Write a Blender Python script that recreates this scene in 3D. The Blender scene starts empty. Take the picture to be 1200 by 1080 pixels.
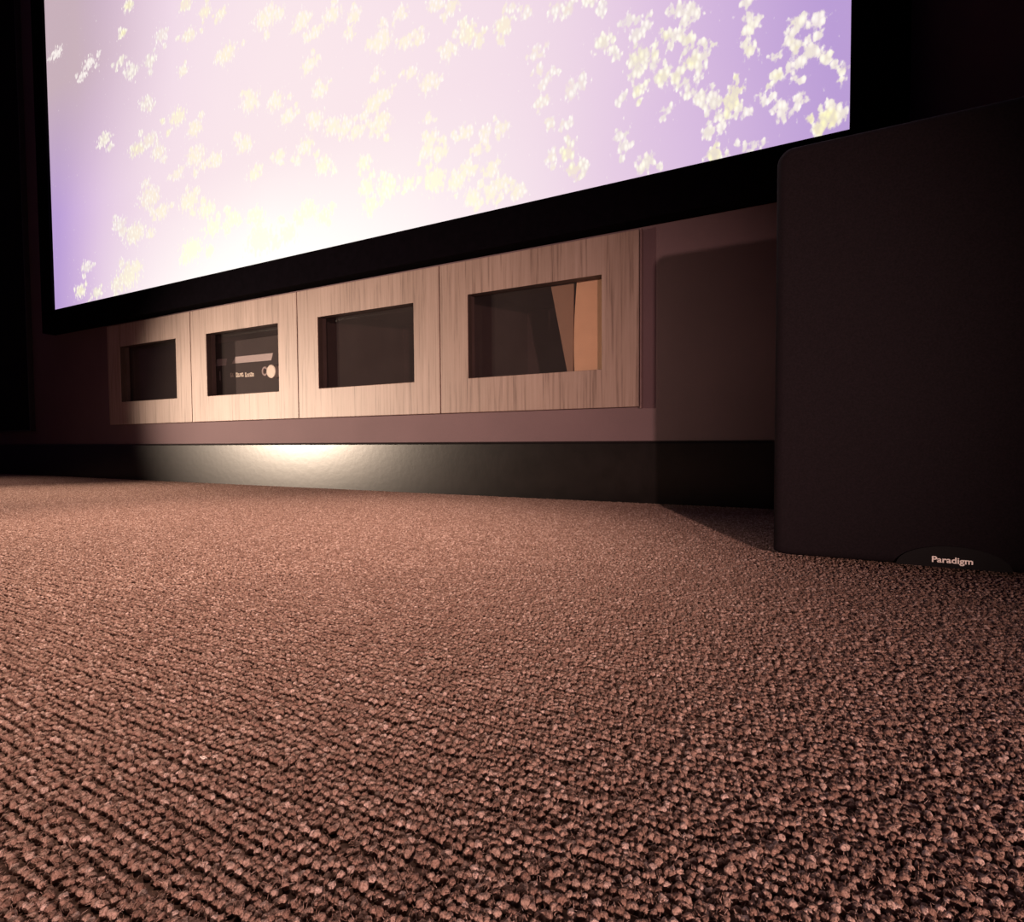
import bpy, bmesh, math, random
import numpy as np
from mathutils import Vector, Matrix

sc = bpy.context.scene
C = sc.collection
random.seed(7)
rng = np.random.default_rng(7)

# ------------------------------------------------------------------ camera
# world: x along the screen wall (right +), y towards the wall (wall face at y = 1.2), z up, metres
F_PX, YAW, PITCH, ROLL, CAM_H = 658.65, -0.485195, -0.0354537, -0.0066375, 0.136426
cam_d = bpy.data.cameras.new('camera')
cam_d.sensor_fit = 'HORIZONTAL'; cam_d.sensor_width = 36.0
cam_d.lens = F_PX / 1200.0 * 36.0
cam_d.clip_start = 0.01; cam_d.clip_end = 60
cam = bpy.data.objects.new('camera', cam_d); C.objects.link(cam); sc.camera = cam
fwd = Vector((math.sin(YAW)*math.cos(PITCH), math.cos(YAW)*math.cos(PITCH), math.sin(PITCH)))
r0 = Vector((math.cos(YAW), -math.sin(YAW), 0)); u0 = r0.cross(fwd)
rr = math.cos(ROLL)*r0 + math.sin(ROLL)*u0; uu = -math.sin(ROLL)*r0 + math.cos(ROLL)*u0
cam.matrix_world = Matrix(((rr.x, uu.x, -fwd.x, 0), (rr.y, uu.y, -fwd.y, 0), (rr.z, uu.z, -fwd.z, CAM_H), (0, 0, 0, 1)))

# ------------------------------------------------------------------ light
sc.view_settings.view_transform = 'Standard'
sc.view_settings.look = 'None'
sc.view_settings.exposure = 0.0
sc.view_settings.gamma = 1.0
sc.view_settings.use_curve_mapping = False
w = bpy.data.worlds.new('dark_room'); sc.world = w; w.use_nodes = True
w.node_tree.nodes['Background'].inputs[0].default_value = (0.02, 0.015, 0.03, 1)
w.node_tree.nodes['Background'].inputs[1].default_value = 0.05

def spot(name, loc, aim, power, col, half_deg, blend, radius):
    d = bpy.data.lights.new(name, 'SPOT'); d.energy = power; d.color = col
    d.spot_size = math.radians(2*half_deg); d.spot_blend = blend; d.shadow_soft_size = radius
    o = bpy.data.objects.new(name, d); C.objects.link(o); o.location = loc
    o.rotation_euler = (Vector(aim) - Vector(loc)).to_track_quat('-Z', 'Y').to_euler()
    return o
# low warm lamp behind the camera on the right: throws the subwoofer's shadow on floor and wall
spot('warm_floor_lamp', (0.80, -0.91, 0.25), (-0.90, 1.2, 0.16), 120, (1.0, 0.63, 0.55), 21, 1.0, 0.018)
# lamp on the left: glint on the baseboard, shadow beside the cabinet end
spot('warm_side_lamp', (-3.45, -0.75, 0.30), (-1.37, 1.2, 0.24), 600, (1.0, 0.775, 0.585), 14.8, 1.0, 0.03)
# recessed ceiling spots in a row over the carpet in front of the screen
spot('ceiling_downlight', (-0.70, 0.25, 2.42), (-0.74, 0.42, 0), 400, (1.0, 0.70, 0.56), 18.5, 1.0, 0.08)
spot('ceiling_downlight', (-1.65, 0.25, 2.42), (-1.65, 0.42, 0), 260, (1.0, 0.69, 0.55), 19, 1.0, 0.08)
spot('ceiling_downlight', (-2.60, 0.25, 2.42), (-2.60, 0.42, 0), 130, (1.0, 0.69, 0.54), 19, 1.0, 0.08)

# ------------------------------------------------------------------ node helpers
def mat(name):
    m = bpy.data.materials.new(name); m.use_nodes = True
    nt = m.node_tree
    return m, nt, nt.nodes['Principled BSDF'], nt.nodes['Material Output']
def N(nt, t, **kw):
    n = nt.nodes.new(t)
    for k, v in kw.items():
        if k.startswith('i_'): n.inputs[int(k[2:])].default_value = v
        else: setattr(n, k, v)
    return n
def ramp(nt, stops):
    n = nt.nodes.new('ShaderNodeValToRGB'); e = n.color_ramp.elements
    while len(e) < len(stops): e.new(0.5)
    for el, (p, c) in zip(e, stops): el.position = p; el.color = (*c, 1)
    return n
def plain(name, col, rough=0.6, noise=0.12, scale=40, bump=0.0, bscale=300, spec=0.5, metallic=0.0):
    m, nt, b, o = mat(name)
    tc = N(nt, 'ShaderNodeTexCoord'); nz = N(nt, 'ShaderNodeTexNoise'); nz.inputs['Scale'].default_value = scale; nz.inputs['Detail'].default_value = 5
    nt.links.new(tc.outputs['Object'], nz.inputs['Vector'])
    r = ramp(nt, [(0.3, tuple(c*(1-noise) for c in col)), (0.7, tuple(min(1, c*(1+noise)) for c in col))])
    nt.links.new(nz.outputs['Fac'], r.inputs['Fac']); nt.links.new(r.outputs['Color'], b.inputs['Base Color'])
    b.inputs['Roughness'].default_value = rough; b.inputs['Specular IOR Level'].default_value = spec; b.inputs['Metallic'].default_value = metallic
    if bump:
        n2 = N(nt, 'ShaderNodeTexNoise'); n2.inputs['Scale'].default_value = bscale; nt.links.new(tc.outputs['Object'], n2.inputs['Vector'])
        bp = N(nt, 'ShaderNodeBump'); bp.inputs['Strength'].default_value = bump; bp.inputs['Distance'].default_value = 0.002
        nt.links.new(n2.outputs['Fac'], bp.inputs['Height']); nt.links.new(bp.outputs['Normal'], b.inputs['Normal'])
    return m

M = {}
M['wall'] = plain('taupe_wall_paint', (0.165, 0.104, 0.116), 0.75, 0.06, 6, 0.25, 500, 0.3)
M['navy'] = plain('navy_wall_paint', (0.012, 0.012, 0.05), 0.85, 0.1, 6, 0.1, 400, 0.2)
M['dark_wall'] = plain('dark_room_paint', (0.20, 0.13, 0.28), 0.85, 0.1, 4, 0, 300, 0.2)
M['velvet'] = plain('black_velvet', (0.003, 0.0020, 0.0036), 1.0, 0.2, 60, 0.2, 900, 0.03)
M['black_gloss'] = plain('black_painted_baseboard', (0.010, 0.008, 0.008), 0.30, 0.3, 30, 0.05, 60, 0.38)
M['panel_cloth'] = plain('black_panel_cloth', (0.008, 0.007, 0.009), 0.9, 0.2, 80, 0.3, 1200, 0.15)
M['panel_trim'] = plain('dark_grey_trim', (0.05, 0.045, 0.05), 0.5, 0.1, 80)
M['carcass'] = plain('dark_brown_carcass', (0.10, 0.062, 0.058), 0.7, 0.1, 20)
M['reveal'] = plain('dark_brown_edge', (0.075, 0.046, 0.040), 0.6, 0.1, 60)
M['trim_strip'] = plain('mauve_edge_strip', (0.24, 0.15, 0.15), 0.5, 0.1, 60)
M['grille'] = plain('black_grille_cloth', (0.015, 0.010, 0.013), 0.85, 0.25, 500, 0.35, 2500, 0.25)
M['sub_body'] = plain('black_ash_cabinet', (0.012, 0.010, 0.010), 0.5, 0.2, 40, 0.1, 400)
M['rubber'] = plain('black_rubber', (0.015, 0.013, 0.013), 0.7, 0.1, 60)
M['badge'] = plain('charcoal_badge', (0.006, 0.005, 0.006), 0.6, 0.05, 60, spec=0.2)
M['letter'] = plain('pale_metal_lettering', (1.0, 0.93, 0.86), 0.42, 0.01, 60, metallic=1.0)
M['amp_face'] = plain('black_receiver_face', (0.034, 0.025, 0.025), 0.65, 0.1, 60, spec=0.12)
M['amp_grey'] = plain('brushed_grey_strip', (0.50, 0.42, 0.42), 0.5, 0.06, 200)
M['knob'] = plain('cream_knob', (0.95, 0.86, 0.72), 0.4, 0.02, 60)
M['tan_band'] = plain('tan_band', (0.95, 0.60, 0.38), 0.6, 0.05, 25)
M['brown_band'] = plain('brown_band_mat', (0.36, 0.22, 0.15), 0.7, 0.05, 25)
M['lint'] = plain('white_lint', (0.92, 0.84, 0.76), 0.9, 0.04, 500)

def wood():
    m, nt, b, o = mat('walnut_veneer')
    tc = N(nt, 'ShaderNodeTexCoord'); oi = N(nt, 'ShaderNodeObjectInfo')
    ad = N(nt, 'ShaderNodeVectorMath', operation='ADD'); sc_ = N(nt, 'ShaderNodeVectorMath', operation='SCALE'); sc_.inputs['Scale'].default_value = 7.0
    cx = N(nt, 'ShaderNodeCombineXYZ'); nt.links.new(oi.outputs['Random'], cx.inputs[0]); nt.links.new(oi.outputs['Random'], cx.inputs[2])
    nt.links.new(cx.outputs[0], sc_.inputs[0]); nt.links.new(tc.outputs['Object'], ad.inputs[0]); nt.links.new(sc_.outputs[0], ad.inputs[1])
    mp = N(nt, 'ShaderNodeMapping'); mp.inputs['Scale'].default_value = (150, 40, 4.5); nt.links.new(ad.outputs[0], mp.inputs['Vector'])
    n1 = N(nt, 'ShaderNodeTexNoise'); n1.inputs['Scale'].default_value = 1.0; n1.inputs['Detail'].default_value = 6; n1.inputs['Roughness'].default_value = 0.65
    nt.links.new(mp.outputs[0], n1.inputs['Vector'])
    mp2 = N(nt, 'ShaderNodeMapping'); mp2.inputs['Scale'].default_value = (12, 12, 3); nt.links.new(ad.outputs[0], mp2.inputs['Vector'])
    n2 = N(nt, 'ShaderNodeTexNoise'); n2.inputs['Scale'].default_value = 1.0; n2.inputs['Detail'].default_value = 3; nt.links.new(mp2.outputs[0], n2.inputs['Vector'])
    r1 = ramp(nt, [(0.30, (0.17, 0.108, 0.090)), (0.47, (0.35, 0.245, 0.21)), (0.72, (0.42, 0.305, 0.27))])
    nt.links.new(n1.outputs['Fac'], r1.inputs['Fac'])
    r2 = ramp(nt, [(0.3, (0.80, 0.78, 0.76)), (0.7, (1, 1, 1))]); nt.links.new(n2.outputs['Fac'], r2.inputs['Fac'])
    mx = N(nt, 'ShaderNodeMix', data_type='RGBA', blend_type='MULTIPLY'); mx.inputs[0].default_value = 1.0
    nt.links.new(r1.outputs['Color'], mx.inputs[6]); nt.links.new(r2.outputs['Color'], mx.inputs[7]); nt.links.new(mx.outputs[2], b.inputs['Base Color'])
    b.inputs['Roughness'].default_value = 0.5
    bp = N(nt, 'ShaderNodeBump'); bp.inputs['Strength'].default_value = 0.15; bp.inputs['Distance'].default_value = 0.001
    nt.links.new(n1.outputs['Fac'], bp.inputs['Height']); nt.links.new(bp.outputs['Normal'], b.inputs['Normal'])
    return m
M['wood'] = wood()

def glass():
    m, nt, b, o = mat('clear_glass')
    nt.nodes.remove(b)
    tr = N(nt, 'ShaderNodeBsdfTransparent'); tr.inputs[0].default_value = (0.86, 0.84, 0.84, 1)
    gl = N(nt, 'ShaderNodeBsdfGlossy'); gl.inputs['Roughness'].default_value = 0.04
    fr = N(nt, 'ShaderNodeFresnel'); fr.inputs['IOR'].default_value = 1.45
    mx = N(nt, 'ShaderNodeMixShader'); ge = N(nt, 'ShaderNodeNewGeometry'); iv = N(nt, 'ShaderNodeMath', operation='SUBTRACT'); iv.inputs[0].default_value = 1.0; nt.links.new(ge.outputs['Backfacing'], iv.inputs[1])
    fm = N(nt, 'ShaderNodeMath', operation='MULTIPLY'); nt.links.new(fr.outputs[0], fm.inputs[0]); nt.links.new(iv.outputs[0], fm.inputs[1])   # the inner face of the pane adds no mirror image
    nt.links.new(fm.outputs[0], mx.inputs[0]); nt.links.new(tr.outputs[0], mx.inputs[1]); nt.links.new(gl.outputs[0], mx.inputs[2])
    df = N(nt, 'ShaderNodeBsdfDiffuse'); nz = N(nt, 'ShaderNodeTexNoise'); nz.inputs['Scale'].default_value = 9
    tc = N(nt, 'ShaderNodeTexCoord'); nt.links.new(tc.outputs['Object'], nz.inputs['Vector'])
    r = ramp(nt, [(0.3, (0.50, 0.42, 0.42)), (0.7, (0.62, 0.52, 0.52))]); nt.links.new(nz.outputs['Fac'], r.inputs['Fac']); nt.links.new(r.outputs['Color'], df.inputs[0])
    m2 = N(nt, 'ShaderNodeMixShader'); m2.inputs[0].default_value = 0.028          # thin film of dust
    nt.links.new(mx.outputs[0], m2.inputs[1]); nt.links.new(df.outputs[0], m2.inputs[2]); nt.links.new(m2.outputs[0], o.inputs[0])
    return m
M['glass'] = glass()

def carpet_mat(inst):
    m, nt, b, o = mat('brown_loop_carpet' + ('_yarn' if inst else '_backing'))
    tc = N(nt, 'ShaderNodeTexCoord')
    if inst:
        oi = N(nt, 'ShaderNodeObjectInfo')
        r = ramp(nt, [(0.0, (0.24, 0.147, 0.115)), (0.5, (0.355, 0.235, 0.188)), (0.85, (0.45, 0.315, 0.258)), (1.0, (0.62, 0.47, 0.41))])
        nt.links.new(oi.outputs['Random'], r.inputs['Fac'])
        ge = N(nt, 'ShaderNodeNewGeometry')
        nz = N(nt, 'ShaderNodeTexNoise'); nz.inputs['Scale'].default_value = 1500; nz.inputs['Detail'].default_value = 3; nz.inputs['Roughness'].default_value = 0.7; nt.links.new(ge.outputs['Position'], nz.inputs['Vector'])
        r2 = ramp(nt, [(0.33, (0.55, 0.50, 0.46)), (0.5, (1, 1, 1)), (0.68, (1.35, 1.35, 1.38))]); nt.links.new(nz.outputs['Fac'], r2.inputs['Fac'])
        mx = N(nt, 'ShaderNodeMix', data_type='RGBA', blend_type='MULTIPLY'); mx.inputs[0].default_value = 1.0
        nt.links.new(r.outputs['Color'], mx.inputs[6]); nt.links.new(r2.outputs['Color'], mx.inputs[7]); nt.links.new(mx.outputs[2], b.inputs['Base Color'])
        bp = N(nt, 'ShaderNodeBump'); bp.inputs['Strength'].default_value = 0.9; bp.inputs['Distance'].default_value = 0.0006
        nt.links.new(nz.outputs['Fac'], bp.inputs['Height']); nt.links.new(bp.outputs['Normal'], b.inputs['Normal'])
    else:
        vo = N(nt, 'ShaderNodeTexVoronoi'); vo.inputs['Scale'].default_value = 260; nt.links.new(tc.outputs['Object'], vo.inputs['Vector'])
        r = ramp(nt, [(0.0, (0.21, 0.135, 0.107)), (0.7, (0.07, 0.042, 0.033))]); nt.links.new(vo.outputs['Distance'], r.inputs['Fac'])
        nt.links.new(r.outputs['Color'], b.inputs['Base Color'])
        bp = N(nt, 'ShaderNodeBump'); bp.invert = True; bp.inputs['Strength'].default_value = 0.6; bp.inputs['Distance'].default_value = 0.002
        nt.links.new(vo.outputs['Distance'], bp.inputs['Height']); nt.links.new(bp.outputs['Normal'], b.inputs['Normal'])
    b.inputs['Roughness'].default_value = 0.9; b.inputs['Specular IOR Level'].default_value = 0.15
    b.inputs['Sheen Weight'].default_value = 0.0
    return m
M['yarn'] = carpet_mat(True); M['backing'] = carpet_mat(False)

# ------------------------------------------------------------------ mesh helpers
def link(name, me, m=None, parent=None):
    o = bpy.data.objects.new(name, me); C.objects.link(o)
    if m is not None: me.materials.append(m)
    if parent is not None: o.parent = parent
    return o
def bm_obj(name, bm, m, parent=None, smooth=False, origin=None):
    bmesh.ops.recalc_face_normals(bm, faces=bm.faces[:])
    if origin is not None: bmesh.ops.translate(bm, verts=bm.verts[:], vec=-Vector(origin))
    me = bpy.data.meshes.new(name); bm.to_mesh(me); bm.free()
    if smooth: me.polygons.foreach_set('use_smooth', [True]*len(me.polygons))
    o = link(name, me, m, parent)
    if origin is not None: o.location = origin
    return o
def box_bm(x0, x1, y0, y1, z0, z1, bev=0.0, seg=2, bm=None):
    b2 = bmesh.new()
    bmesh.ops.create_cube(b2, size=1)
    bmesh.ops.scale(b2, vec=(x1-x0, y1-y0, z1-z0), verts=b2.verts[:])
    bmesh.ops.translate(b2, vec=((x0+x1)/2, (y0+y1)/2, (z0+z1)/2), verts=b2.verts[:])
    if bev: bmesh.ops.bevel(b2, geom=b2.edges[:], offset=bev, segments=seg, profile=0.5, affect='EDGES')
    if bm is None: return b2
    me = bpy.data.meshes.new('tmp'); b2.to_mesh(me); b2.free(); bm.from_mesh(me); bpy.data.meshes.remove(me)
    return bm
def holed_bm(ox0, ox1, oz0, oz1, ix0, ix1, iz0, iz1, y0, y1, bev=0.0):
    """slab in the xz plane with one rectangular hole"""
    bm = bmesh.new(); v = []
    for y in (y0, y1):
        for (x, z) in ((ox0, oz0), (ox1, oz0), (ox1, oz1), (ox0, oz1), (ix0, iz0), (ix1, iz0), (ix1, iz1), (ix0, iz1)):
            v.append(bm.verts.new((x, y, z)))
    for s in (0, 8):
        for k in range(4):
            a, b = k, (k+1) % 4
            bm.faces.new((v[s+a], v[s+b], v[s+4+b], v[s+4+a]))
    for r in (0, 4):
        for k in range(4):
            a, b = r+k, r+(k+1) % 4
            bm.faces.new((v[a], v[b], v[8+b], v[8+a]))
    bmesh.ops.recalc_face_normals(bm, faces=bm.faces[:])
    if bev:
        es = [e for e in bm.edges if len(e.link_faces) == 2 and e.calc_face_angle(0) > 0.5]
        bmesh.ops.bevel(bm, geom=es, offset=bev, segments=2, profile=0.5, affect='EDGES')
    return bm
def prism_bm(pts, y0, y1):
    """polygon in xz extruded along y"""
    bm = bmesh.new()
    a = [bm.verts.new((x, y0, z)) for x, z in pts]; b = [bm.verts.new((x, y1, z)) for x, z in pts]
    n = len(pts); bm.faces.new(a); bm.faces.new(b[::-1])
    for k in range(n): bm.faces.new((a[k], a[(k+1) % n], b[(k+1) % n], b[k]))
    return bm
def lathe_y(prof, cx, cz, seg=28):
    """profile (radius, y) revolved about the y axis through cx, cz"""
    bm = bmesh.new(); rings = []
    for r, y in prof:
        if r < 1e-6: rings.append([bm.verts.new((cx, y, cz))])
        else: rings.append([bm.verts.new((cx+r*math.cos(t*2*math.pi/seg), y, cz+r*math.sin(t*2*math.pi/seg))) for t in range(seg)])
    for p, q in zip(rings, rings[1:]):
        for k in range(seg):
            k2 = (k+1) % seg
            if len(p) == 1 and len(q) == 1: continue
            if len(p) == 1: bm.faces.new((p[0], q[k], q[k2]))
            elif len(q) == 1: bm.faces.new((p[k], p[k2], q[0]))
            else: bm.faces.new((p[k], p[k2], q[k2], q[k]))
    return bm
def thing(name, label, cat, loc=(0, 0, 0), group=None):
    o = bpy.data.objects.new(name, None); C.objects.link(o); o.location = loc; o.empty_display_size = 0.05
    o['label'] = label; o['category'] = cat
    if group: o['group'] = group
    return o
def part(name, bm, m, root, smooth=False, parent=None):
    """bm in world coordinates; becomes a child of root (an Empty at root.location) or of a part whose own origin is the root's"""
    bmesh.ops.translate(bm, verts=bm.verts[:], vec=-root.location)
    return bm_obj(name, bm, m, parent or root, smooth)
def struct(name, bm, m, label, smooth=False):
    o = bm_obj(name, bm, m, None, smooth); o['kind'] = 'structure'; o['label'] = label
    return o

# ------------------------------------------------------------------ the room
XL, XR, YB, YW, ZC = -3.75, 1.45, -3.2, 1.2, 2.5
CX0, CW, NC = -2.3494, 0.5080, 4                # cabinet run
CX1 = CX0 + NC*CW
CZ0, CZ1 = 0.2077, 0.5776
struct('floor', box_bm(XL-0.1, XR+0.1, YB-0.1, YW+0.1, -0.06, 0.0), M['backing'], 'brown carpeted floor of the dark cinema room')
struct('wall_front', holed_bm(XL-0.1, XR+0.1, 0, ZC, CX0+0.004, CX1-0.004, CZ0+0.004, CZ1-0.004, YW, YW+0.10), M['wall'], 'dark taupe painted wall below and around the screen')
struct('wall_left', box_bm(XL-0.1, XL, YB, YW, 0, ZC), M['dark_wall'], 'dark painted wall on the left of the room')
struct('wall_right', box_bm(XR, XR+0.1, YB, YW, 0, ZC), M['navy'], 'very dark navy wall on the right of the room')
struct('wall_back', box_bm(XL-0.1, XR+0.1, YB-0.1, YB, 0, ZC), M['dark_wall'], 'dark painted wall behind the viewer')
struct('ceiling', box_bm(XL-0.1, XR+0.1, YB-0.1, YW+0.1, ZC, ZC+0.06), M['dark_wall'], 'dark painted ceiling')
# baseboard: tall flat face with an eased, slightly sloping top
bb = [(YW, 0.0), (YW-0.015, 0.0), (YW-0.015, 0.129), (YW-0.0135, 0.1325), (YW-0.010, 0.1345), (YW, 0.1352)]
def baseboard(name, run, label):
    bm = bmesh.new(); ends = []
    for x in run: ends.append([bm.verts.new((x, y, z)) for y, z in bb])
    n = len(bb)
    for k in range(n): bm.faces.new((ends[0][k], ends[0][(k+1) % n], ends[1][(k+1) % n], ends[1][k]))
    bm.faces.new(ends[0]); bm.faces.new(ends[1][::-1])
    struct(name, bm, M['black_gloss'], label)
baseboard('baseboard_front', (XL+0.001, XR-0.001), 'tall glossy black baseboard along the wall below the cabinets')

# ------------------------------------------------------------------ carpet pile (uncountable loops, one object)
def carpet():
    pitch_x, pitch_y = 0.0022, 0.0034
    pts = []
    nrow = int((YW-0.017 - (-0.40))/pitch_y)
    for j in range(nrow):
        y = YW-0.018 - j*pitch_y
        # floor the lens can reach, with a margin for a step to the side
        xl = max(XL+0.005, -3.15*(y+0.30) - 0.45); xr = min(XR-0.005, 0.42*y + 0.55)
        n = int((xr-xl)/pitch_x)
        if n < 2: continue
        xs = xl + (np.arange(n)+0.5*(j % 2))*pitch_x
        wob = 0.0006*np.sin(xs*35 + j*1.7) + 0.0004*np.sin(xs*113+j)
        p = np.stack([xs + rng.normal(0, 0.0005, n), y + wob + rng.normal(0, 0.00045, n), 0.0012 + rng.normal(0, 0.0004, n)], 1)
        pts.append(p)
    P = np.concatenate(pts); n = len(P)
    near = P[(P[:, 0]**2 + P[:, 1]**2) < 0.60**2]
    fx = np.repeat(near, 5, axis=0); m = len(fx)                      # loose fibres standing off the nearest loops
    fx = fx + np.stack([rng.normal(0, 0.0009, m), rng.normal(0, 0.0009, m), rng.uniform(0.0004, 0.0011, m)], 1)
    rot = np.stack([rng.normal(0, 0.25, n), rng.normal(0, 0.30, n), rng.normal(0.3, 0.5, n)], 1)
    big = np.where(rng.random(n) < 0.10, 1.15, 1.0)[:, None]
    scl = np.stack([rng.uniform(0.0010, 0.0016, n), rng.uniform(0.0009, 0.0014, n), rng.uniform(0.0011, 0.0018, n)], 1)*big
    frot = np.stack([rng.normal(0, 0.9, m), rng.normal(0, 0.9, m), rng.uniform(0, 6.28, m)], 1)
    fs = rng.uniform(0.5, 1.2, m)[:, None]; fscl = np.concatenate([0.00012*np.ones((m, 2)), 0.0009*fs], 1)
    P = np.concatenate([P, fx]); rot = np.concatenate([rot, frot]); scl = np.concatenate([scl, fscl]); fib = np.concatenate([np.zeros(n, bool), np.ones(m, bool)])
    n = len(P)
    me = bpy.data.meshes.new('carpet_pile'); me.vertices.add(n); me.vertices.foreach_set('co', P.astype(np.float32).ravel())
    for nm, arr in (('rot', rot), ('scl', scl)):
        a = me.attributes.new(nm, 'FLOAT_VECTOR', 'POINT'); a.data.foreach_set('vector', arr.astype(np.float32).ravel())
    a = me.attributes.new('fib', 'BOOLEAN', 'POINT'); a.data.foreach_set('value', fib)
    o = link('carpet_pile', me, M['yarn'])
    o['label'] = 'brown looped carpet pile in rows covering the floor'; o['category'] = 'carpet'; o['kind'] = 'stuff'
    ng = bpy.data.node_groups.new('loops', 'GeometryNodeTree')
    ng.interface.new_socket('Geometry', in_out='INPUT', socket_type='NodeSocketGeometry')
    ng.interface.new_socket('Geometry', in_out='OUTPUT', socket_type='NodeSocketGeometry')
    gi = ng.nodes.new('NodeGroupInput'); go = ng.nodes.new('NodeGroupOutput')
    ico = ng.nodes.new('GeometryNodeMeshIcoSphere'); ico.inputs['Radius'].default_value = 1.0; ico.inputs['Subdivisions'].default_value = 3
    # dent the ball into an uneven tuft
    sp = ng.nodes.new('GeometryNodeSetPosition'); nz = ng.nodes.new('ShaderNodeTexNoise'); nz.inputs['Scale'].default_value = 1.0; nz.inputs['Detail'].default_value = 1.5
    sub = ng.nodes.new('ShaderNodeVectorMath'); sub.operation = 'SUBTRACT'; sub.inputs[1].default_value = (0.5, 0.5, 0.5)
    mul = ng.nodes.new('ShaderNodeVectorMath'); mul.operation = 'SCALE'; mul.inputs['Scale'].default_value = 1.1
    ng.links.new(nz.outputs['Color'], sub.inputs[0]); ng.links.new(sub.outputs[0], mul.inputs[0])
    ng.links.new(ico.outputs['Mesh'], sp.inputs['Geometry']); ng.links.new(mul.outputs[0], sp.inputs['Offset'])
    sm = ng.nodes.new('GeometryNodeSetShadeSmooth'); ng.links.new(sp.outputs[0], sm.inputs[0])
    ms = ng.nodes.new('GeometryNodeSetMaterial'); ms.inputs['Material'].default_value = M['yarn']; ng.links.new(sm.outputs[0], ms.inputs[0])
    ip = ng.nodes.new('GeometryNodeInstanceOnPoints')
    na = ng.nodes.new('GeometryNodeInputNamedAttribute'); na.data_type = 'FLOAT_VECTOR'; na.inputs[0].default_value = 'rot'
    ns = ng.nodes.new('GeometryNodeInputNamedAttribute'); ns.data_type = 'FLOAT_VECTOR'; ns.inputs[0].default_value = 'scl'
    ng.links.new(gi.outputs[0], ip.inputs['Points']); ng.links.new(ms.outputs[0], ip.inputs['Instance'])
    ng.links.new(na.outputs['Attribute'], ip.inputs['Rotation']); ng.links.new(ns.outputs['Attribute'], ip.inputs['Scale'])
    nf = ng.nodes.new('GeometryNodeInputNamedAttribute'); nf.data_type = 'BOOLEAN'; nf.inputs[0].default_value = 'fib'
    nn = ng.nodes.new('FunctionNodeBooleanMath'); nn.operation = 'NOT'; ng.links.new(nf.outputs['Attribute'], nn.inputs[0]); ng.links.new(nn.outputs[0], ip.inputs['Selection'])
    cn = ng.nodes.new('GeometryNodeMeshCone'); cn.inputs['Vertices'].default_value = 3; cn.inputs['Radius Top'].default_value = 0.3; cn.inputs['Radius Bottom'].default_value = 1.0; cn.inputs['Depth'].default_value = 2.0
    m2 = ng.nodes.new('GeometryNodeSetMaterial'); m2.inputs['Material'].default_value = M['yarn']; ng.links.new(cn.outputs['Mesh'], m2.inputs[0])
    ip2 = ng.nodes.new('GeometryNodeInstanceOnPoints'); ng.links.new(gi.outputs[0], ip2.inputs['Points']); ng.links.new(m2.outputs[0], ip2.inputs['Instance']); ng.links.new(nf.outputs['Attribute'], ip2.inputs['Selection'])
    ng.links.new(na.outputs['Attribute'], ip2.inputs['Rotation']); ng.links.new(ns.outputs['Attribute'], ip2.inputs['Scale'])
    jn = ng.nodes.new('GeometryNodeJoinGeometry'); ng.links.new(ip.outputs[0], jn.inputs[0]); ng.links.new(ip2.outputs[0], jn.inputs[0])
    ng.links.new(jn.outputs[0], go.inputs[0])
    md = o.modifiers.new('loops', 'NODES'); md.node_group = ng
    return n
carpet()

# ------------------------------------------------------------------ projection screen
SX0, SX1, SZ0 = -2.686, 0.0577, 0.673
SZ1 = SZ0 + (SX1-SX0)*9/16
FW = 0.086; YF = 1.152; YS = 1.163
scr = thing('projection_screen', 'large bright projection screen in a black frame showing white and yellow blossoms on lilac', 'screen', ((SX0+SX1)/2, YS, SZ0-FW))

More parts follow.
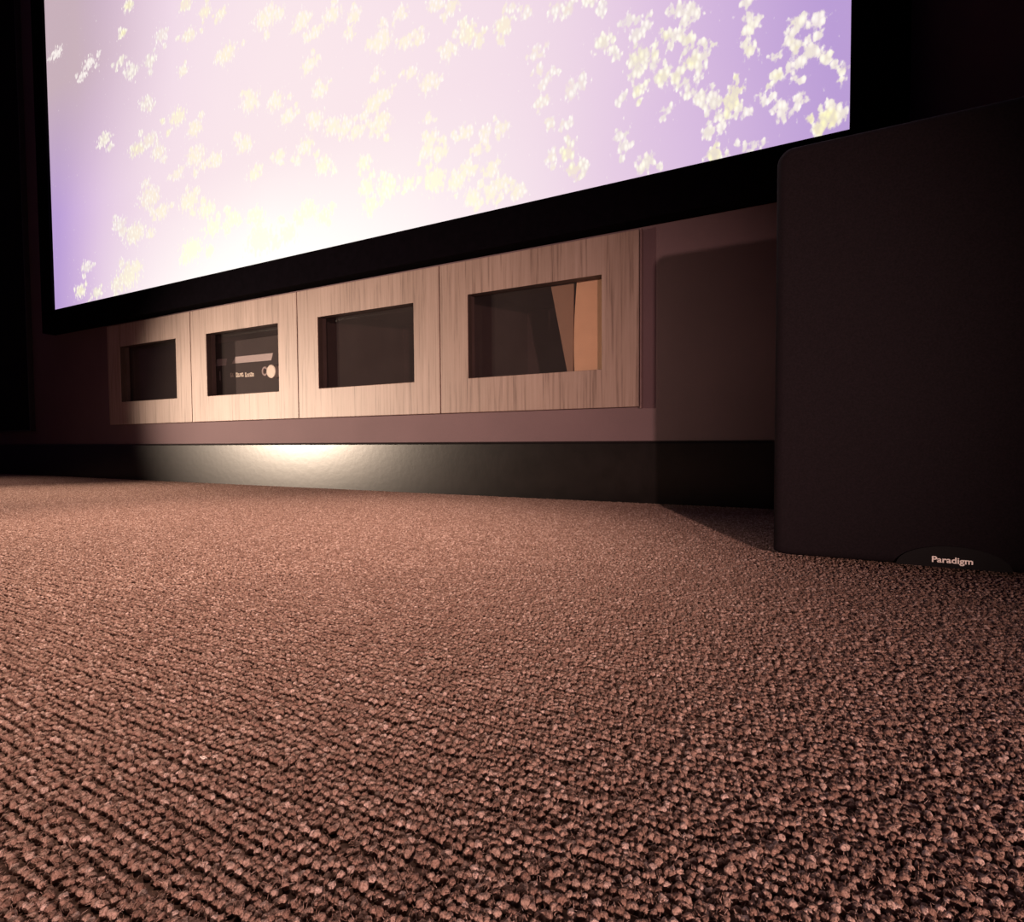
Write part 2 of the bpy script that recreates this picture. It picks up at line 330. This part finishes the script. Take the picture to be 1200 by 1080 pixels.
def picture():
    CL = [tuple(map(float, c.split(','))) for c in '-2.113,1.662,0.031,0.017,1;-2.15,1.581,0.026,0.014,1;-1.926,1.498,0.037,0.022,0;-1.78,1.449,0.035,0.021,0.5;-2.607,1.656,0.038,0.019,0;-2.377,1.549,0.04,0.021,0;-2.427,1.514,0.03,0.015,0;-2.171,1.491,0.032,0.017,0.5;-2.105,1.435,0.041,0.023,0.3;-1.997,1.436,0.034,0.02,0.3;-1.794,1.553,0.035,0.021,1;-1.695,1.494,0.029,0.018,1;-1.617,1.462,0.028,0.018,0.5;-1.598,1.334,0.044,0.028,0.3;-1.816,1.347,0.027,0.016,0.5;-2.024,1.304,0.039,0.023,0.3;-1.85,1.212,0.045,0.027,1;-2.29,1.247,0.045,0.024,0.5;-2.093,1.163,0.041,0.023,1;-2.011,1.175,0.044,0.026,0.3;-1.964,1.123,0.038,0.023,0.3;-1.762,1.15,0.039,0.024,0.3;-1.761,1.063,0.048,0.03,0.3;-1.663,1.027,0.037,0.024,0.2;-1.863,1.029,0.032,0.019,0;-2.02,0.983,0.064,0.037,0.3;-1.954,0.924,0.043,0.026,0.3;-1.803,0.928,0.049,0.03,0.4;-1.712,0.883,0.042,0.027,0.2;-2.208,0.924,0.043,0.024,0;-2.119,0.878,0.062,0.035,0.5;-1.796,0.772,0.053,0.033,0.8;-1.684,0.821,0.042,0.027,0.2;-2.441,0.81,0.042,0.022,0;-2.164,0.735,0.069,0.039,0.8;-2.49,0.726,0.043,0.023,0.8;-2.375,0.704,0.041,0.022,0.6;-2.242,0.715,0.039,0.021,0.6;-2.114,0.761,0.041,0.024,0;-1.415,1.379,0.047,0.031,0;-1.269,1.319,0.036,0.025,0;-1.224,1.271,0.026,0.018,0;-1.156,1.295,0.031,0.022,0;-1.49,1.158,0.041,0.027,0;-1.383,1.128,0.035,0.024,0;-1.249,1.191,0.03,0.021,0;-1.205,1.11,0.029,0.021,0;-1.335,1.073,0.031,0.022,0;-1.23,1.036,0.033,0.023,0;-1.163,1.002,0.031,0.023,0;-1.521,1.042,0.038,0.025,0;-1.482,0.944,0.03,0.02,0;-1.377,0.972,0.028,0.019,0;-1.265,0.972,0.033,0.024,0;-1.197,0.906,0.032,0.023,0;-1.584,0.829,0.036,0.023,0;-1.486,0.821,0.038,0.025,0;-1.462,0.746,0.059,0.04,0.2;-1.345,0.743,0.038,0.027,0.1;-1.26,0.795,0.037,0.026,0;-1.201,0.767,0.029,0.021,0;-1.079,1.264,0.024,0.018,0;-1.092,1.224,0.021,0.015,0;-0.988,1.172,0.036,0.028,0;-0.911,1.143,0.024,0.019,0.2;-0.871,1.136,0.023,0.019,0.2;-0.923,1.22,0.022,0.017,0;-0.818,1.204,0.023,0.018,0;-0.768,1.18,0.022,0.018,0.2;-0.721,1.1,0.028,0.024,0.8;-0.777,1.079,0.024,0.02,0.2;-0.693,1.071,0.016,0.014,0.2;-0.629,1.085,0.024,0.021,0.8;-0.607,1.119,0.013,0.011,0;-0.57,1.093,0.015,0.013,0;-0.497,1.076,0.018,0.016,0;-0.471,1.067,0.016,0.014,0.3;-0.893,1.064,0.019,0.015,0;-0.841,1.023,0.028,0.023,0;-1.009,1.088,0.017,0.013,0;-1.019,1.021,0.029,0.022,0.2;-0.997,0.965,0.037,0.028,0.3;-0.976,1.031,0.022,0.017,0;-1.116,0.985,0.027,0.02,0;-1.08,0.964,0.027,0.02,0;-0.842,0.935,0.015,0.012,0;-0.83,0.886,0.02,0.017,0;-0.843,0.862,0.023,0.019,0.2;-0.81,0.844,0.025,0.021,0.2;-0.824,0.781,0.033,0.027,0.8;-0.761,0.767,0.027,0.022,0.3;-0.732,0.785,0.024,0.02,0.2;-0.731,0.875,0.021,0.018,0;-0.676,0.861,0.018,0.016,0;-0.695,0.826,0.019,0.016,0;-0.631,0.859,0.02,0.017,0;-0.666,0.77,0.023,0.02,0.2;-0.639,0.734,0.022,0.019,0.2;-0.594,0.706,0.02,0.017,0.2;-0.713,0.716,0.024,0.02,0.2;-0.666,0.717,0.021,0.018,0.2;-0.543,1,0.017,0.015,0;-0.539,0.965,0.012,0.011,0;-0.529,0.925,0.014,0.013,0;-0.533,0.889,0.017,0.015,0.2;-0.511,0.833,0.012,0.011,0.2;-0.502,0.95,0.01,0.009,0;-0.462,0.893,0.018,0.016,0;-0.438,0.904,0.014,0.013,0;-0.468,0.826,0.012,0.011,0;-0.509,0.762,0.014,0.013,0.2;-0.472,0.763,0.02,0.018,1;-0.458,0.723,0.018,0.016,1;-0.439,0.728,0.016,0.014,0.3;-1.052,0.879,0.024,0.018,0;-0.972,0.796,0.036,0.028,0;-1.044,0.811,0.026,0.02,0;-0.903,0.791,0.021,0.017,0;-1.031,0.763,0.026,0.02,0;-0.394,1.043,0.013,0.012,0;-0.391,0.972,0.019,0.018,0.6;-0.368,0.944,0.011,0.01,0.2;-0.336,0.997,0.014,0.014,0;-0.321,0.963,0.014,0.014,0;-0.3,0.976,0.014,0.014,0;-0.313,0.918,0.023,0.022,0.8;-0.321,0.89,0.016,0.015,0.5;-0.318,0.851,0.014,0.014,0.9;-0.283,0.895,0.012,0.012,0.2;-0.269,0.862,0.017,0.017,0.8;-0.241,0.854,0.015,0.015,0.8;-0.233,0.983,0.016,0.016,0.2;-0.212,0.971,0.016,0.016,0.3;-0.226,0.956,0.01,0.01,0.2;-0.261,0.94,0.013,0.013,0.8;-0.238,0.935,0.013,0.013,0.3;-0.216,0.92,0.013,0.013,0.8;-0.184,0.901,0.009,0.01,0.5;-0.211,0.878,0.018,0.018,0.9;-0.187,0.878,0.013,0.013,0.3;-0.195,0.86,0.013,0.013,0.3;-0.216,0.822,0.015,0.015,0.4;-0.191,0.802,0.014,0.015,0.4;-0.168,0.787,0.014,0.015,0.4;-0.137,0.778,0.017,0.018,1.3;-0.129,0.797,0.014,0.014,1.3;-0.109,0.752,0.01,0.011,0;-0.152,0.739,0.008,0.008,0;-0.178,0.731,0.013,0.013,0.3;-0.257,0.797,0.01,0.01,0;-0.35,0.845,0.009,0.009,0;-0.111,0.952,0.012,0.012,0.2;-0.109,0.927,0.012,0.012,0.2;-0.103,0.906,0.013,0.014,0.6;-0.104,0.864,0.013,0.014,0.7;-0.033,0.89,0.008,0.009,0.6;-0.022,0.888,0.01,0.011,0.6;0.005,0.877,0.015,0.016,0;-0.037,0.864,0.008,0.009,0.4;-0.028,0.843,0.01,0.011,0.8;-0.004,0.831,0.015,0.016,0.4;0.017,0.809,0.009,0.01,0.7;-0.021,0.814,0.011,0.012,0.3;-0.056,0.803,0.011,0.012,0.8;-0.022,0.782,0.007,0.008,0.2;-0.021,0.753,0.01,0.011,0.2;-0.079,0.763,0.009,0.009,0.1;-0.046,0.742,0.011,0.012,0.2;-0.048,0.723,0.01,0.011,0.2;0.048,0.782,0.009,0.01,0.8;0.024,0.703,0.017,0.019,1.4;0.014,0.691,0.012,0.013,1.4;0.044,0.705,0.012,0.013,0.4;0.031,0.724,0.01,0.012,0.3;-0.167,0.686,0.014,0.015,1.3;-0.113,0.689,0.009,0.01,0.2;-0.094,0.688,0.009,0.009,0.2;-0.3,0.704,0.017,0.017,0.5;-0.354,0.769,0.011,0.01,0.1;-0.345,0.746,0.014,0.014,0.1;-0.056,0.838,0.007,0.008,0.2'.split(';')]
    r2 = random.Random(3)
    for k in range(170):                                   # the picture goes on above
        cxx, czz = r2.uniform(SX0, SX1), r2.uniform(SZ0+0.3, SZ1)
        if czz < 0.97 - 0.362*cxx: continue
        CL.append((cxx, czz, r2.uniform(0.02, 0.05), r2.uniform(0.02, 0.04), r2.choice([0, 0, .3, .8])))
    for x, z, rx, rz, k in list(CL):                        # loose petals around each cluster
        for q in range(2):
            a = r2.uniform(0, 6.283); d = r2.uniform(0.9, 1.9); f = r2.uniform(0.25, 0.5)
            CL.append((x+rx*d*math.cos(a), z+rz*d*math.sin(a), rx*f, rz*f*1.3, k*r2.uniform(0.2, 1)))
    nx, nz = 420, 236
    xs = np.linspace(SX0, SX1, nx+1); zs = np.linspace(SZ0, SZ1, nz+1)
    X, Z = np.meshgrid(xs, zs)
    mask = np.zeros_like(X); yel = np.zeros_like(X)
    for x, z, rx, rz, k in CL:
        rx = max(rx*1.15, 0.0075); rz = max(rz*1.2, 0.0085)
        g = np.exp(-((X-x)/rx)**2 - ((Z-z)/rz)**2)
        mask = np.maximum(mask, g); yel = np.maximum(yel, g*k)
    V = np.stack([X.ravel(), np.full(X.size, YS), Z.ravel()], 1)
    idx = np.arange((nx+1)*(nz+1)).reshape(nz+1, nx+1)
    Fq = np.stack([idx[:-1, :-1], idx[:-1, 1:], idx[1:, 1:], idx[1:, :-1]], -1).reshape(-1, 4)
    me = bpy.data.meshes.new('screen_surface')
    me.from_pydata((V-np.array(scr.location)).tolist(), [], Fq.tolist())
    for nm, a in (('blossom', mask), ('yellow', yel)):
        at = me.attributes.new(nm, 'FLOAT', 'POINT'); at.data.foreach_set('value', a.ravel().astype(np.float32))
    m, nt, b, o = mat('projected_picture'); nt.nodes.remove(b)
    L = nt.links.new
    tc = N(nt, 'ShaderNodeTexCoord'); ab = N(nt, 'ShaderNodeAttribute', attribute_name='blossom'); ay = N(nt, 'ShaderNodeAttribute', attribute_name='yellow')
    sx = N(nt, 'ShaderNodeSeparateXYZ'); L(tc.outputs['Object'], sx.inputs[0])
    # sky of the picture: lilac at the sides, paling to pink towards the painted hot spot at the lower middle
    def math_(op, a, b_=None, clamp=False):
        n = N(nt, 'ShaderNodeMath', operation=op); n.use_clamp = clamp
        for k, v in ((0, a), (1, b_)):
            if v is None: continue
            if isinstance(v, (int, float)): n.inputs[k].default_value = v
            else: L(v, n.inputs[k])
        return n.outputs[0]
    du = math_('MULTIPLY', math_('ADD', sx.outputs[0], 0.0), 1/1.36); dv = math_('MULTIPLY', math_('ADD', sx.outputs[2], -0.05), 1/2.3)
    d2 = math_('ADD', math_('MULTIPLY', du, du), math_('MULTIPLY', dv, dv))
    nz1 = N(nt, 'ShaderNodeTexNoise'); nz1.inputs['Scale'].default_value = 1.6; nz1.inputs['Detail'].default_value = 3; L(tc.outputs['Object'], nz1.inputs['Vector'])
    d3 = math_('ADD', d2, math_('MULTIPLY', math_('ADD', nz1.outputs['Fac'], -0.5), 0.16))
    sky0 = ramp(nt, [(0.0, (0.98, 0.82, 0.84)), (0.15, (0.95, 0.78, 0.84)), (0.40, (0.87, 0.69, 0.80)), (0.70, (0.70, 0.50, 0.75)), (1.0, (0.46, 0.31, 0.66))]); sky0.color_ramp.interpolation = 'B_SPLINE'
    L(d3, sky0.inputs['Fac'])
    # screen hot spot painted over the picture's lower middle, dull haze at its upper left
    lo = math_('MULTIPLY', math_('SUBTRACT', 1.0, math_('MULTIPLY', math_('ADD', sx.outputs[2], -0.086), 1/0.32), True), math_('SUBTRACT', 1.0, math_('MULTIPLY', math_('ABSOLUTE', math_('ADD', sx.outputs[0], 0.12)), 1/1.05), True))
    sk1 = N(nt, 'ShaderNodeMix', data_type='RGBA'); L(math_('POWER', math_('MULTIPLY', lo, 1.25, True), 1.3), sk1.inputs[0]); L(sky0.outputs['Color'], sk1.inputs[6]); sk1.inputs[7].default_value = (1.10, 1.05, 1.0, 1)
    hz = math_('MULTIPLY', math_('MULTIPLY', math_('ADD', sx.outputs[2], -0.45), 1/0.5, True), math_('MULTIPLY', math_('ADD', sx.outputs[0], 0.55), -1/0.6, True))
    sk2 = N(nt, 'ShaderNodeMix', data_type='RGBA'); L(math_('MULTIPLY', hz, 0.8), sk2.inputs[0]); L(sk1.outputs[2], sk2.inputs[6]); sk2.inputs[7].default_value = (0.60, 0.46, 0.45, 1)
    # petals: fine cells inside each cluster
    mp = N(nt, 'ShaderNodeMapping'); mp.inputs['Scale'].default_value = (1.0, 1.0, 0.52); L(tc.outputs['Object'], mp.inputs['Vector'])
    vo = N(nt, 'ShaderNodeTexVoronoi'); vo.inputs['Scale'].default_value = 115; vo.inputs['Randomness'].default_value = 1.0; L(mp.outputs[0], vo.inputs['Vector'])
    nz2 = N(nt, 'ShaderNodeTexNoise'); nz2.inputs['Scale'].default_value = 85; nz2.inputs['Detail'].default_value = 5; nz2.inputs['Roughness'].default_value = 0.6; L(mp.outputs[0], nz2.inputs['Vector'])
    e = math_('ADD', math_('ADD', ab.outputs['Fac'], math_('MULTIPLY', math_('ADD', nz2.outputs['Fac'], -0.5), 1.7)), math_('MULTIPLY', vo.outputs['Distance'], -0.6))
    mr = N(nt, 'ShaderNodeMapRange'); mr.interpolation_type = 'SMOOTHSTEP'; mr.inputs['From Min'].default_value = 0.02; mr.inputs['From Max'].default_value = 0.40
    L(e, mr.inputs['Value'])
    pet = ramp(nt, [(0.0, (0.99, 0.94, 0.93)), (0.45, (1.0, 0.97, 0.84)), (0.8, (0.99, 0.95, 0.55)), (1.0, (0.93, 0.90, 0.36))])
    L(math_('ADD', math_('MULTIPLY', ay.outputs['Fac'], 0.72), math_('MULTIPLY', math_('ADD', nz2.outputs['Fac'], -0.5), 0.5)), pet.inputs['Fac'])
    # petals keep a little of the light of the picture's sky behind them
    pm = N(nt, 'ShaderNodeMix', data_type='RGBA'); L(mr.outputs[0], pm.inputs[0]); L(sk2.outputs[2], pm.inputs[6])
    ps = ramp(nt, [(0.15, (1.06, 1.04, 1.0)), (0.62, (0.86, 0.80, 0.80))]); L(vo.outputs['Distance'], ps.inputs['Fac'])       # petal tips and the gaps between them
    pw = N(nt, 'ShaderNodeMix', data_type='RGBA', blend_type='MULTIPLY'); pw.inputs[0].default_value = 1.0; L(pet.outputs['Color'], pw.inputs[6]); L(ps.outputs['Color'], pw.inputs[7])
    sc2 = N(nt, 'ShaderNodeMix', data_type='RGBA', blend_type='MULTIPLY'); sc2.inputs[0].default_value = 1.0; sc2.inputs[7].default_value = (1.06, 1.15, 0.86, 1); L(sk2.outputs[2], sc2.inputs[6])
    mx2 = N(nt, 'ShaderNodeMix', data_type='RGBA', blend_type='LIGHTEN'); mx2.inputs[0].default_value = 1.0
    L(pw.outputs[2], mx2.inputs[6]); L(sc2.outputs[2], mx2.inputs[7]); L(mx2.outputs[2], pm.inputs[7])
    em = N(nt, 'ShaderNodeEmission'); em.inputs['Strength'].default_value = 1.0; L(pm.outputs[2], em.inputs[0]); L(em.outputs[0], o.inputs[0])
    return link('screen_surface', me, m, scr)
pic = picture()
def rail(x0, x1, z0, z1):
    part('frame_rail', box_bm(x0, x1, YF, YW-0.0005, z0, z1, 0.003), M['velvet'], scr)
rail(SX0-FW, SX1+FW, SZ0-FW, SZ0); rail(SX0-FW, SX1+FW, SZ1, SZ1+FW)
rail(SX0-FW, SX0, SZ0+0.0005, SZ1-0.0005); rail(SX1, SX1+FW, SZ0+0.0005, SZ1-0.0005)

# ------------------------------------------------------------------ dark wall panel left of the screen
pn = thing('wall_panel', 'tall black fabric wall panel with a thin pale edge left of the screen', 'wall panel', (-3.3, YW, 0.193))
part('fabric_face', box_bm(-3.64, -2.977, YW-0.018, YW-0.0005, 0.199, 2.1, 0.003), M['panel_cloth'], pn)
part('edge_trim', box_bm(-2.9765, -2.9715, YW-0.020, YW-0.0005, 0.193, 2.1, 0.001), M['panel_trim'], pn)
part('edge_trim', box_bm(-3.64, -2.977, YW-0.020, YW-0.0005, 0.193, 0.1985, 0.001), M['panel_trim'], pn)

# ------------------------------------------------------------------ four cabinets let into the wall
LAB = ['leftmost wood cabinet in the wall, its dark glass door half in shade',
       'wood cabinet with a glass door showing the audio receiver',
       'wood cabinet with an empty dark glass door, third from the left',
       'rightmost wood cabinet, warm tan band visible behind its glass door']
for k in range(NC):
    x0 = CX0 + k*CW; x1 = x0 + CW; g = 0.0012
    cab = thing('wall_cabinet', LAB[k], 'cabinet', ((x0+x1)/2, YW, CZ0), 'wood cabinets under the screen')
    yb = YW+0.46; t = 0.014; i0 = x0 + (0.006 if k == 0 else g); i1 = x1 - (0.006 if k == NC-1 else g)
    bm = box_bm(i0, i0+t, YW+0.001, yb, CZ0+0.006, CZ1-0.006)
    box_bm(i1-t, i1, YW+0.001, yb, CZ0+0.006, CZ1-0.006, bm=bm)
    box_bm(i0+t, i1-t, YW+0.001, yb, CZ0+0.006, CZ0+0.006+t, bm=bm)
    box_bm(i0+t, i1-t, YW+0.001, yb, CZ1-0.006-t, CZ1-0.006, bm=bm)
    box_bm(i0+t, i1-t, yb-0.008, yb, CZ0+0.006+t, CZ1-0.006-t, bm=bm)
    part('body', bm, M['carcass'], cab)
    ox0 = x0 + 0.0835; ox1 = x1 - 0.0825; oz0, oz1 = 0.2915, 0.4955
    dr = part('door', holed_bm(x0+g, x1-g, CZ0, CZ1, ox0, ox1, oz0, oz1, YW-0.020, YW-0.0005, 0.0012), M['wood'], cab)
    dr.data.materials.append(M['reveal'])                     # the cut edges of the opening get a darker brown than the door
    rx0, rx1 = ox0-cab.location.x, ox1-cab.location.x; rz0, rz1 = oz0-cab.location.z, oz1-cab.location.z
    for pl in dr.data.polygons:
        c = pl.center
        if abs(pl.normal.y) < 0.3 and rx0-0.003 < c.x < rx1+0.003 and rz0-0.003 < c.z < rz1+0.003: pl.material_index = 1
    # rebate frame behind the opening holds the pane
    part('glazing_bead', holed_bm(ox0-0.022, ox1+0.022, oz0-0.022, oz1+0.022, ox0-0.002, ox1+0.002, oz0-0.002, oz1+0.002, YW+0.0012, YW+0.014), M['carcass'], cab, parent=dr)
    part('glass_pane', box_bm(ox0-0.010, ox1+0.010, YW+0.0145, YW+0.0185, oz0-0.010, oz1+0.010), M['glass'], cab, parent=dr)
    if k == NC-1:
        part('end_strip', box_bm(x1+0.0005, x1+0.0035, YW-0.017, YW-0.0003, CZ0-0.003, CZ1+0.003, 0.0006), M['trim_strip'], cab)

# ------------------------------------------------------------------ audio receiver inside the second cabinet
YR = 1.245
ZR = CZ0+0.006+0.014
rc = thing('audio_receiver', 'black audio receiver with a cream knob behind the cabinet glass', 'receiver', (-1.62, YR, ZR))
part('housing', box_bm(-1.815, -1.385, YR+0.012, YR+0.33, ZR+0.012, 0.475, 0.002), M['amp_face'], rc)
part('front_panel', box_bm(-1.818, -1.382, YR, YR+0.0115, ZR+0.008, 0.478, 0.002), M['amp_face'], rc)
for fx in (-1.78, -1.42):
    for fy in (YR+0.05, YR+0.28):
        bm = bmesh.new(); bmesh.ops.create_cone(bm, cap_ends=True, segments=16, radius1=0.016, radius2=0.018, depth=0.0115)
        bmesh.ops.translate(bm, verts=bm.verts[:], vec=(fx, fy, ZR+0.0060)); part('foot', bm, M['rubber'], rc)
yf = YR-0.0006
part('display_strip', prism_bm([(-1.805, 0.4000), (-1.7506, 0.3994), (-1.7452, 0.4222), (-1.7994, 0.4232)], yf, YR+0.001), M['amp_grey'], rc)
part('display_strip', prism_bm([(-1.7194, 0.4029), (-1.5265, 0.4004), (-1.5178, 0.4228), (-1.701, 0.4244)], yf, YR+0.001), M['amp_grey'], rc)
part('indicator_line', box_bm(-1.7846, -1.7820, yf, YR+0.001, 0.350, 0.381), M['amp_grey'], rc)
def strokes(x0, x1, zc, h, n):
    bm = bmesh.new(); ww = (x1-x0)/n; q = random.Random(int(abs(x0)*1000))
    for i in range(n):
        a = x0+i*ww; hh = h*(1.0 if i == 0 else q.uniform(0.7, 0.95))
        box_bm(a, a+ww*0.28, yf, YR+0.001, zc-h/2, zc-h/2+hh, bm=bm)
        box_bm(a+ww*0.28, a+ww*0.62, yf, YR+0.001, zc-h/2+hh-h*0.24, zc-h/2+hh, bm=bm)
        box_bm(a+ww*0.62, a+ww*0.86, yf, YR+0.001, zc-h/2, zc-h/2+hh*q.choice((0.5, 1.0)), bm=bm)
        if q.random() < 0.6: box_bm(a+ww*0.28, a+ww*0.62, yf, YR+0.001, zc-h/2, zc-h/2+h*0.22, bm=bm)
    return part('panel_lettering', bm, M['knob'], rc)
strokes(-1.729, -1.711, 0.3655, 0.0145, 2); strokes(-1.700, -1.661, 0.3640, 0.0150, 4); strokes(-1.654, -1.610, 0.3615, 0.0150, 5)
part('small_dial', lathe_y([(0.0085, YR+0.001), (0.0085, YR-0.004), (0.0145, YR-0.004), (0.0155, YR-0.002), (0.0155, YR+0.001)], -1.5537, 0.3672), M['amp_grey'], rc, True)
part('volume_knob', lathe_y([(0.0215, YR+0.001), (0.0215, YR-0.014), (0.0205, YR-0.016), (0.018, YR-0.0165), (0.0, YR-0.0165)], -1.5095, 0.3625), M['knob'], rc)

# ------------------------------------------------------------------ added stand-ins for the warm band in the right cabinet window
yb0 = 1.225
def arc_band():
    # upright tan slab added for the warm band, edge bowed a little, rounded shoulder
    pts = [(-0.37, CZ0+0.0205), (-0.37, 0.545), (-0.472, 0.545)]
    for i in range(11):
        z = 0.50 - i*0.0268; pts.append((-0.4745 - 0.006*math.sin(i/10*math.pi) - 0.003*i/10, z))
    pts.append((-0.4795, CZ0+0.0205))
    return prism_bm(pts, yb0, yb0+0.012)
b1 = bm_obj('tan_stand_in', arc_band(), M['tan_band'], None, origin=(-0.44, yb0, CZ0+0.0205))
b1['label'] = 'tan upright stand-in for the warm band behind the glass of the rightmost cabinet'; b1['category'] = 'board'
def taper_band():  # tapering brown slab added for the wedge beside the band
    pts = [(-0.486, CZ0+0.0205), (-0.486, 0.440), (-0.489, 0.452), (-0.497, 0.458), (-0.505, 0.456), (-0.520, 0.478), (-0.538, 0.50), (-0.482+0.0, CZ0+0.0205)]
    pts = [(-0.487, CZ0+0.0205), (-0.484, 0.50), (-0.541, 0.50), (-0.501, 0.30), (-0.490, CZ0+0.0205)]
    return prism_bm(pts, yb0+0.004, yb0+0.008)
b2 = bm_obj('brown_stand_in', taper_band(), M['brown_band'], None, origin=(-0.487, yb0+0.004, CZ0+0.0205))
b2['label'] = 'narrow brown tapering stand-in for the wedge beside the tan band in the rightmost cabinet'; b2['category'] = 'card'

# ------------------------------------------------------------------ subwoofer
BX0, BX1, BY0, BY1, BZ1 = -0.034, 0.286, 0.697, 1.09, 0.4575
sb = thing('subwoofer', 'tall black subwoofer with cloth grille standing on the carpet right of the cabinets', 'subwoofer', ((BX0+BX1)/2, (BY0+BY1)/2, 0.0))
part('cabinet_body', box_bm(BX0+0.004, BX1-0.004, BY0+0.024, BY1, 0.012, BZ1-0.004, 0.006, 3), M['sub_body'], sb, True)
def grille():
    # rounded panel: superellipse-free outline with 16 mm corners, front edges rolled back
    bm = bmesh.new(); rings = []
    def outline(inset, rad):
        x0, x1, z0, z1 = BX0+inset, BX1-inset, 0.006+inset, BZ1-inset; out = []
        for cx, cz, a0 in ((x1-rad, z0+rad*0.35, -90), (x1-rad, z1-rad, 0), (x0+rad, z1-rad, 90), (x0+rad, z0+rad*0.35, 180)):
            for s in range(9):
                a = math.radians(a0 + s*90/8)
                rz = rad if a0 in (0, 90) else rad*0.35
                out.append((cx+rad*math.cos(a), cz+rz*math.sin(a)))
        return out
    for inset, y in ((0.0, BY0+0.0235), (0.0, BY0+0.010), (0.0012, BY0+0.005), (0.004, BY0+0.0015), (0.009, BY0)):
        rings.append([bm.verts.new((x, y, z)) for x, z in outline(inset, max(0.016-inset*0.6, 0.006))])
    n = len(rings[0])
    for p, q in zip(rings, rings[1:]):
        for k in range(n): bm.faces.new((p[k], p[(k+1) % n], q[(k+1) % n], q[k]))
    bm.faces.new(rings[-1]); bm.faces.new(rings[0][::-1])
    return bm
gr = part('grille', grille(), M['grille'], sb, True)
# badge: low half-oval at the foot of the grille, with raised lettering
bcx = 0.128
pts = [(bcx+0.0465*math.cos(math.pi*i/28), 0.0072+0.0215*math.sin(math.pi*i/28)) for i in range(29)]
bd = part('badge', prism_bm(pts, BY0-0.0022, BY0+0.001), M['badge'], sb)
fc = bpy.data.curves.new('lettering', 'FONT'); fc.body = 'Paradigm'; fc.size = 1.0; fc.extrude = 0.02; fc.offset = 0.022
fo = bpy.data.objects.new('lettering_tmp', fc); C.objects.link(fo)
dg = bpy.context.evaluated_depsgraph_get()
tm = bpy.data.meshes.new_from_object(fo.evaluated_get(dg)); bpy.data.objects.remove(fo); bpy.data.curves.remove(fc)
co = np.zeros(len(tm.vertices)*3); tm.vertices.foreach_get('co', co); co = co.reshape(-1, 3)
cap = co[:, 1].max()
wx = co[:, 0].max()-co[:, 0].min()
nc = np.stack([0.1114 + (co[:, 0]-co[:, 0].min())/wx*0.0328, BY0-0.0024 - co[:, 2]*0.01, 0.0122 + co[:, 1]/cap*0.0058], 1) - np.array(sb.location)
tm.vertices.foreach_set('co', nc.ravel()); tm.name = 'lettering'
lt = link('lettering', tm, M['letter'], bd); lt['label'] = 'pale raised brand lettering'
for fx in (BX0+0.03, BX1-0.03):
    for fy in (BY0+0.055, BY1-0.04):
        bm = bmesh.new(); bmesh.ops.create_cone(bm, cap_ends=True, segments=20, radius1=0.015, radius2=0.018, depth=0.0115)
        bmesh.ops.translate(bm, verts=bm.verts[:], vec=(fx, fy, 0.0061)); part('foot', bm, M['rubber'], sb)

# ------------------------------------------------------------------ bit of lint on the carpet
def lint():
    bm = bmesh.new(); q = random.Random(5)
    for i in range(7):
        a = q.uniform(0, 6.28); L_ = q.uniform(0.0010, 0.0022); c = Vector((q.uniform(-0.0012, 0.0012), q.uniform(-0.0006, 0.0006), 0.0038))
        d = Vector((math.cos(a), math.sin(a), q.uniform(0.0, 0.9))).normalized(); s = d.cross(Vector((0.2, 0.1, 1))).normalized()*0.0004; t = d.cross(s).normalized()*0.0004
        base = [bm.verts.new(c+s), bm.verts.new(c+t), bm.verts.new(c-s), bm.verts.new(c-t)]; tip = bm.verts.new(c+d*L_); tail = bm.verts.new(c-d*L_*0.6)
        for k in range(4):
            bm.faces.new((base[k], base[(k+1) % 4], tip)); bm.faces.new((base[(k+1) % 4], base[k], tail))
    return bm
bm = lint(); bmesh.ops.translate(bm, verts=bm.verts[:], vec=(-0.2246, 0.1446, 0))
ln = bm_obj('lint', bm, M['lint'], None, origin=(-0.2246, 0.1446, 0.003)); ln['label'] = 'tiny white speck of lint on the carpet'; ln['category'] = 'lint'
